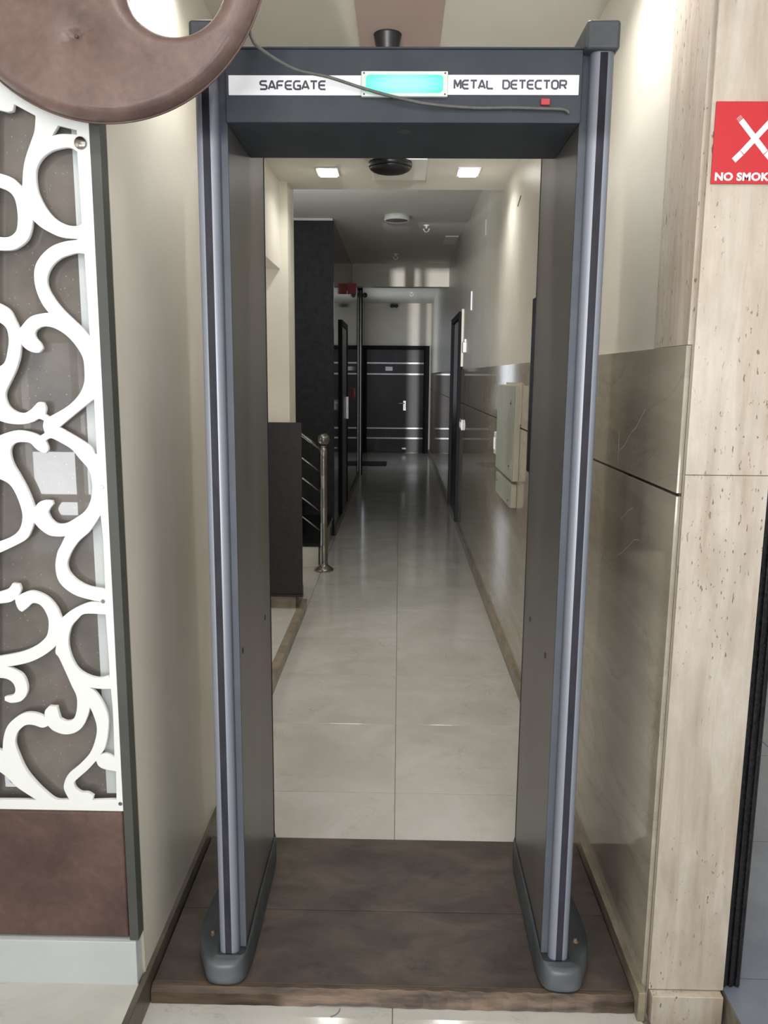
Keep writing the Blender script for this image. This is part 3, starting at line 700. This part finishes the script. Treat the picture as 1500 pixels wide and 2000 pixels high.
tag(W(MB().tube(cr(cp), 0.0032, 10), 'cable', 'cable'), 'grey power cable running from behind the brown disc across the front of the arch beam', 'cable')

# wooden ramp under the detector
pf = thing('wooden_ramp', 'worn brown wooden board ramp lying on the floor under the metal detector', 'ramp', (0, 2.05, 0))
B('plank', 'ply', pf, (-0.596, 0.588, 1.757, 2.0355, 0.001, 0.040), 0.0015)
B('plank', 'ply', pf, (-0.596, 0.588, 2.0375, 2.392, 0.001, 0.040), 0.0015)
nose = MB(); N = 60; v = []; f = []
for i in range(N + 1):
    x = -0.596 + 1.184 * i / N; d = 0.0012 * math.sin(i * 1.9) + 0.0010 * math.sin(i * 4.3)
    ch = 0.006 if 20 < i < 30 else 0.0
    v += [(x, 1.757, 0.001), (x, 1.757, 0.0398), (x, 1.744 + d, 0.0392 + d * 0.2), (x, 1.731 + d, 0.030 + d), (x, 1.729 + d * 0.6, 0.001 + ch)]
for i in range(N):
    for k in range(5): f.append((i * 5 + k, i * 5 + (k + 1) % 5, (i + 1) * 5 + (k + 1) % 5, (i + 1) * 5 + k))
f += [(0, 1, 2, 3, 4), tuple(N * 5 + k for k in range(5))]
nose.add(v, f); W(nose, 'front_edging', 'ply_edge', pf)
tag(W(MB().tube(cr([(-0.128, 1.722, 0.004), (-0.131, 1.712, 0.0025), (-0.140, 1.702, 0.0022), (-0.150, 1.698, 0.0022)], 4), 0.0008, 5), 'loose_thread', 'ply_edge'), 'short brown thread lying on the floor tile at the front edge of the ramp', 'thread')

# ================================================================== NO SMOKING SIGN
sg = thing('no_smoking_sign', 'red no smoking sign with crossed white cigarettes on the travertine pillar', 'sign', (0.705, 1.716, 1.998))
B('sign_plate', 'sign_red', sg, (0.6235, 0.785, 1.7135, 1.7175, 1.919, 2.0745), 0.001)
SC = Vector((0.7045, 2.0045)); u = 1 / 990.0
def sbar(m, a, b, wd, y0, y1):
    a, b = SC + Vector(a) * u, SC + Vector(b) * u; d = (b - a).normalized(); n_ = Vector((-d.y, d.x)) * wd * u / 2
    m.prism([tuple(a + n_), tuple(b + n_), tuple(b - n_), tuple(a - n_)], y0, y1, 'Y')
for s_, lift in ((-1, 0.0), (1, 0.0003)):
    m = MB(); sbar(m, (s_ * 30, 34), (s_ * -23, -25.5), 11, 1.7128 - lift, 1.7136); W(m, 'cigarette', 'strip_white', sg)
    m = MB(); sbar(m, (s_ * -24, -26.5), (s_ * -38.5, -41), 11, 1.7128 - lift, 1.7136); W(m, 'filter', 'strip_white', sg)
    for k in range(3):
        m = MB(); c_ = (s_ * (31.6 + 1.7 * k), 35.8 + 1.9 * k); dx, dy = 5.5 * 0.75, 5.5 * 0.66
        sbar(m, (c_[0] - s_ * -dx, c_[1] - dy), (c_[0] + s_ * -dx, c_[1] + dy), 0.6, 1.7129, 1.7136); W(m, 'ember_line', 'strip_white', sg)
tc = bpy.data.curves.new('t', 'FONT'); tc.body = 'NO SMOKING'; tc.size = 0.0205; tc.extrude = 0.0004; tc.offset = 0.00085; tc.align_x = 'CENTER'; tc.space_character = 1.06
to = bpy.data.objects.new('t', tc); COL.objects.link(to); bpy.context.view_layer.update()
me = bpy.data.meshes.new_from_object(to.evaluated_get(bpy.context.evaluated_depsgraph_get())); bpy.data.objects.remove(to)
wdt = max(v.co.x for v in me.vertices) - min(v.co.x for v in me.vertices)
me.transform(Matrix.Diagonal((0.148 / wdt, 1, 1, 1))); me.transform(Matrix.Rotation(PI / 2, 4, 'X')); me.name = 'lettering'
link('lettering', me, 'strip_white', sg, Vector((0.7045, 1.7133, 1.9255)) - world_loc(sg))

# ================================================================== LAMPS AND CEILING FITTINGS
def led(x, y, label, pw=2.0):
    o = thing('downlight', label, 'ceiling light', (x, y, ZC), 'recessed LED downlights over the corridor')
    B('rim', 'white_panel', o, (x - 0.062, x + 0.062, y - 0.095, y + 0.095, ZC - 0.006, ZC), 0.002)
    B('diffuser', 'led', o, (x - 0.048, x + 0.048, y - 0.078, y + 0.078, ZC - 0.012, ZC - 0.005), 0.02, 5)
    l = area('downlight_lamp', (x, y, ZC - 0.015), (0, 0, 0), 0.10, 0.16, pw, (1.0, 0.985, 0.95), 'RECTANGLE', 140); return o
led(-0.413, 4.688, 'lit white ceiling downlight, the left one of the pair beyond the arch beam')
led(0.367, 4.676, 'lit white ceiling downlight, the right one of the pair beyond the arch beam')
led(-0.413, 2.12, 'lit white ceiling downlight directly above the metal detector, near the left wall', 3.4)
led(-0.413, 0.9, 'added unseen fill downlight in the lobby before the metal detector, on the left', 3.2)  # this lobby pair is added out of view to brighten walls and near floor
led(0.367, 0.9, 'added unseen fill downlight in the lobby before the metal detector, on the right', 2.8)
led(0.367, 2.12, 'lit white ceiling downlight directly above the metal detector, near the right wall', 3.0)
sv = tag(B('ceiling_plate', 'white_panel', None, (-0.161, 0.131, 4.36, 4.80, ZC - 0.018, ZC), 0.003), 'flat white square plate on the ceiling around the black dome', 'ceiling plate')
dm = thing('dome_camera', 'black dome fitting under the ceiling seen just below the arch beam', 'camera', (-0.062, 4.42, ZC - 0.018))
m = MB().lathe([(0.113, 0.0), (0.115, -0.015), (0.110, -0.028)], (-0.062, 4.42, ZC - 0.018), 40); W(m, 'housing', 'black_plastic', dm)
m = MB().lathe([(0.108, -0.028), (0.104, -0.036), (0.085, -0.046), (0.05, -0.052), (0.004, -0.054)], (-0.062, 4.42, ZC - 0.018), 40); W(m, 'bubble', 'black_plastic', dm)
dn = thing('ceiling_spotlight', 'black ribbed ceiling spotlight above the top of the arch beam', 'ceiling light', (-0.053, 2.87, ZC - 0.006))
prof = []
for k in range(9): prof += [(0.047 - 0.0016 * k, -0.008 * k), (0.044 - 0.0016 * k, -0.008 * k - 0.004)]
W(MB().lathe(prof, (-0.053, 2.87, ZC - 0.006), 32), 'ribbed_body', 'black_plastic', dn)
rl = thing('round_ceiling_light', 'round unlit surface light with a white rim on the dark corridor ceiling', 'ceiling light', (-0.042, 7.5, ZC2))
W(MB().lathe([(0.112, 0), (0.114, -0.042), (0.104, -0.046), (0.100, -0.042)], (-0.042, 7.5, ZC2), 40), 'rim', 'white_panel', rl)
W(MB().lathe([(0.100, -0.041), (0.098, -0.0435), (0.01, -0.0445)], (-0.042, 7.5, ZC2), 40), 'diffuser', 'panel', rl)
def sprinkler(x, y, label):
    o = thing('sprinkler', label, 'sprinkler', (x, y, ZC2), 'white sprinkler heads on the corridor ceiling')
    W(MB().lathe([(0.030, 0), (0.028, -0.006), (0.012, -0.010), (0.010, -0.03)], (x, y, ZC2), 16), 'collar', 'white_panel', o)
    pts = [(x - 0.026 * math.cos(a), y, ZC2 - 0.03 - 0.032 * math.sin(a)) for a in [PI * k / 10 for k in range(11)]]
    W(MB().tube(pts, 0.0065, 8), 'frame', 'white_panel', o)
sprinkler(0.238, 7.955, 'white sprinkler head right of the round ceiling light')
sprinkler(-0.063, 9.77, 'white sprinkler head just before the cream ceiling beam')
sprinkler(0.188, 14.1, 'white sprinkler head beyond the cream ceiling beam')
tag(B('ceiling_hatch', 'white_panel', None, (0.45, 0.585, 8.52, 9.0, ZC2 - 0.012, ZC2), 0.002), 'small white square plate on the ceiling near the right wall', 'ceiling plate')
W_ = tag(B('ceiling_hook', 'white_panel', None, (-0.085, -0.075, 5.60, 5.61, ZC2 - 0.10, ZC2), 0.001), 'thin white ceiling hook just past the lit ceiling edge', 'hook')

# ================================================================== RIGHT WALL FITTINGS
mb_ = thing('meter_cabinet', 'grey-green metal meter cabinet with a smaller box below, on the right tiled wall', 'cabinet', (0.59, 4.37, 1.0))
B('upper_box', 'meter_side', mb_, (0.575, 0.6055, 4.02, 4.70, 1.010, 1.490), 0.002)
up = B('door', 'meter', mb_, (0.570, 0.5745, 4.025, 4.70, 1.013, 1.487), 0.0015)
B('back_plate', 'meter_side', mb_, (0.598, 0.6058, 3.995, 4.55, 1.30, 1.503), 0.001)
B('lower_box', 'meter_side', mb_, (0.575, 0.6055, 4.06, 4.66, 0.868, 0.990), 0.002)
lo = B('cover', 'meter', mb_, (0.570, 0.5745, 4.065, 4.66, 0.871, 0.987), 0.0015)
for z in (1.405, 1.085):
    m = MB().lathe([(0.012, 0.0), (0.012, -0.004), (0.007, -0.007)], (0.5695, 4.125, z), 16, 'X'); m.box(0.560, 0.566, 4.121, 4.129, z - 0.016, z + 0.006); W(m, 'latch', 'steel', up)
W(MB().lathe([(0.006, 0), (0.005, -0.003)], (0.5697, 4.12, 0.90), 10, 'X'), 'screw', 'steel', lo)
W(MB().lathe([(0.006, 0), (0.005, -0.003)], (0.5697, 4.60, 0.945), 10, 'X'), 'screw', 'steel', lo)
def socket(y0, y1, z0, z1, label, n):
    o = thing('switch_plate', label, 'switch', (0.60, (y0 + y1) / 2, (z0 + z1) / 2))
    pb = B('plate', 'strip_white', o, (0.588, 0.6055, y0, y1, z0, z1), 0.006, 3)
    L_ = y1 - y0
    for k in range(n):
        ya = y0 + L_ * (k + 0.2) / n
        B('rocker', 'white_panel', pb, (0.583, 0.589, ya, ya + L_ * 0.6 / n, z0 + (z1 - z0) * 0.22, z1 - (z1 - z0) * 0.25), 0.001)
    for k in range(3):
        ya = y0 + 0.03 + 0.02 * k; W(MB().lathe([(0.004, 0), (0.004, -0.0015)], (0.5875, ya, z0 + (z1 - z0) * (0.3 + 0.15 * (k % 2))), 10, 'X'), 'pin_hole', 'black_plastic', pb)
socket(4.73, 4.97, 1.065, 1.20, 'large white switch plate beside the meter cabinet', 3)
socket(7.62, 7.84, 1.03, 1.13, 'small white switch plate near the dark door on the right wall', 2)
bl = thing('door_chime', 'small white chime box high beside the dark door on the right wall', 'chime', (0.60, 7.66, 1.80))
B('chime_body', 'strip_white', bl, (0.585, 0.6178, 7.60, 7.72, 1.755, 1.85), 0.004); B('chime_arm', 'strip_white', bl, (0.600, 0.6178, 7.63, 7.66, 1.85, 1.88), 0.002)
tag(B('conduit', 'strip_white', None, (0.608, 0.6182, 6.07, 6.085, 2.545, 2.66), 0.002), 'short white conduit stub high on the right wall nearer the ceiling', 'conduit')
tag(B('conduit', 'strip_white', None, (0.606, 0.6182, 7.12, 7.14, 2.10, 2.26), 0.002), 'short white conduit stub above the small chime box', 'conduit')
tag(W(MB().tube([(0.615, 4.46, 2.425), (0.613, 4.34, 2.452)], 0.0022, 6), 'wall_crack_line', 'black_plastic'), 'thin dark slanting wire line in the upper right wall', 'crack')  # thin dark line standing in for a crack in the wall
ht = thing('wall_niche_box', 'dark box frame on the right wall just showing past the arch side panel', 'box', (0.61, 3.5, 1.48))
B('frame', 'dark_wood', ht, (0.596, 0.6055, 3.25, 3.725, 1.10, 1.60), 0.002); B('upper_frame', 'dark_wood', ht, (0.596, 0.6175, 3.25, 3.725, 1.60, 1.88), 0.002)

# ================================================================== LEFT SIDE: STAIR, RAILING, SLAB
slb = thing('stone_panel', 'upright black stone panel with a thick bottom edge left of the stair railing', 'panel', (-0.75, 4.89, 0.145))
B('slab', 'slab', slb, (-1.0, -0.598, 4.886, 4.9035, 0.165, 1.247), 0.002); B('bottom_lip', 'slab', slb, (-1.0, -0.596, 4.876, 4.9035, 0.1505, 0.164), 0.003)
st = thing('stair', 'dark stone stair climbing to the left behind the steel railing', 'stairs', (-1.2, 6.9, 0.0))
for k in range(6):
    x = -0.64 - 0.27 * k
    B('step', 'cream' if k == 0 else 'granite', st, (-2.29, x, 6.295, 7.61, 0.17 * k + (0.001 if k == 0 else 0.03), 0.17 * (k + 1)))
    B('tread', 'granite', st, (x - 0.30 if k < 5 else -2.29, x + 0.015, 6.285, 7.61, 0.17 * (k + 1) + 0.0005, 0.17 * (k + 1) + 0.03), 0.003)
B('riser', 'granite', st, (-0.6395, -0.630, 6.30, 7.608, 0.001, 0.170))
rlg = thing('stair_railing', 'brushed steel stair railing with a ball-topped turned newel post', 'railing', (-0.588, 6.2, 0.0))
def steelm(): return 'steel'
pn = [(0.078, 0.0), (0.078, 0.008), (0.066, 0.022), (0.046, 0.034), (0.034, 0.045), (0.032, 0.06), (0.031, 0.20)]
for z0, z1 in ((0.20, 0.38), (0.50, 0.66), (0.76, 0.88)):
    n_ = 9
    for k in range(n_ + 1):
        zz = z0 + (z1 - z0) * k / n_; pn += [(0.031, zz), (0.0275, zz + (z1 - z0) / n_ * 0.5)]
pn += [(0.031, 0.90), (0.031, 0.965), (0.022, 0.975), (0.020, 0.985), (0.028, 0.995)]
W(MB().lathe(pn, (-0.588, 6.2, 0), 28), 'newel_post', 'steel', rlg)
W(MB().lathe([(0.050 * math.sin(PI * k / 14) + 0.0005, 1.043 - 0.050 * math.cos(PI * k / 14)) for k in range(15)], (-0.588, 6.2, 0), 28), 'ball_finial', 'steel', rlg)
for i, z in enumerate((0.955, 0.775, 0.618, 0.460, 0.308)):
    r_ = 0.015 if i == 0 else 0.0062
    W(MB().tube([(-0.612, 6.2, z + 0.012), (-0.70, 6.2, z + 0.012 + 0.068), (-2.2, 6.2, z + 0.012 + 0.068 + 1.5 * 0.765)], r_, 12), 'handrail' if i == 0 else 'rail_bar', 'steel', rlg)

# ================================================================== FAR CORRIDOR THINGS
ex = thing('exit_sign', 'small red sign box high on the dark left wall of the corridor', 'sign', (-0.57, 9.5, 2.52))
B('sign_box', 'red', ex, (-0.615, -0.512, 9.48, 9.52, 2.462, 2.580), 0.003); B('bracket', 'black_plastic', ex, (-0.619, -0.60, 9.49, 9.51, 2.50, 2.54))
fa = thing('fire_alarm_box', 'small red alarm box on the dark left wall at hand height', 'alarm', (-0.61, 10.6, 1.31))
B('alarm_body', 'red', fa, (-0.617, -0.585, 10.5, 10.65, 1.24, 1.37), 0.004); B('alarm_window', 'strip_white', fa, (-0.5855, -0.583, 10.55, 10.60, 1.29, 1.33))
for nm, x, y, z, lab, xm in (('wall_spotlight', -0.123, 16.15, 2.89, 'black twin spotlight above the end door', 0.0), ('corridor_camera', -0.577, 12.33, 2.72, 'small black camera at the top of the left wall before the pale edge strip', -0.04)):
    o = thing(nm, lab, 'camera' if 'camera' in nm else 'light', (x, y, z))
    W(MB().box(x - 0.03 + xm, x + 0.03 + xm, y, y + 0.049, z - 0.02, z + 0.03), 'bracket', 'black_plastic', o)
    for s_ in (-1, 1):
        W(MB().lathe([(0.022, 0.03), (0.034, 0.0), (0.038, -0.05), (0.034, -0.052)], (x + s_ * 0.045, y - 0.01, z + 0.0), 18, 'Y'), 'lamp_head' if s_ else 'x', 'black_plastic', o)
tag(B('door_mat', 'mat', None, (-0.655, -0.215, 13.75, 14.40, 0.0008, 0.014), 0.003), 'dark rubber door mat at the far left end of the corridor floor', 'mat')
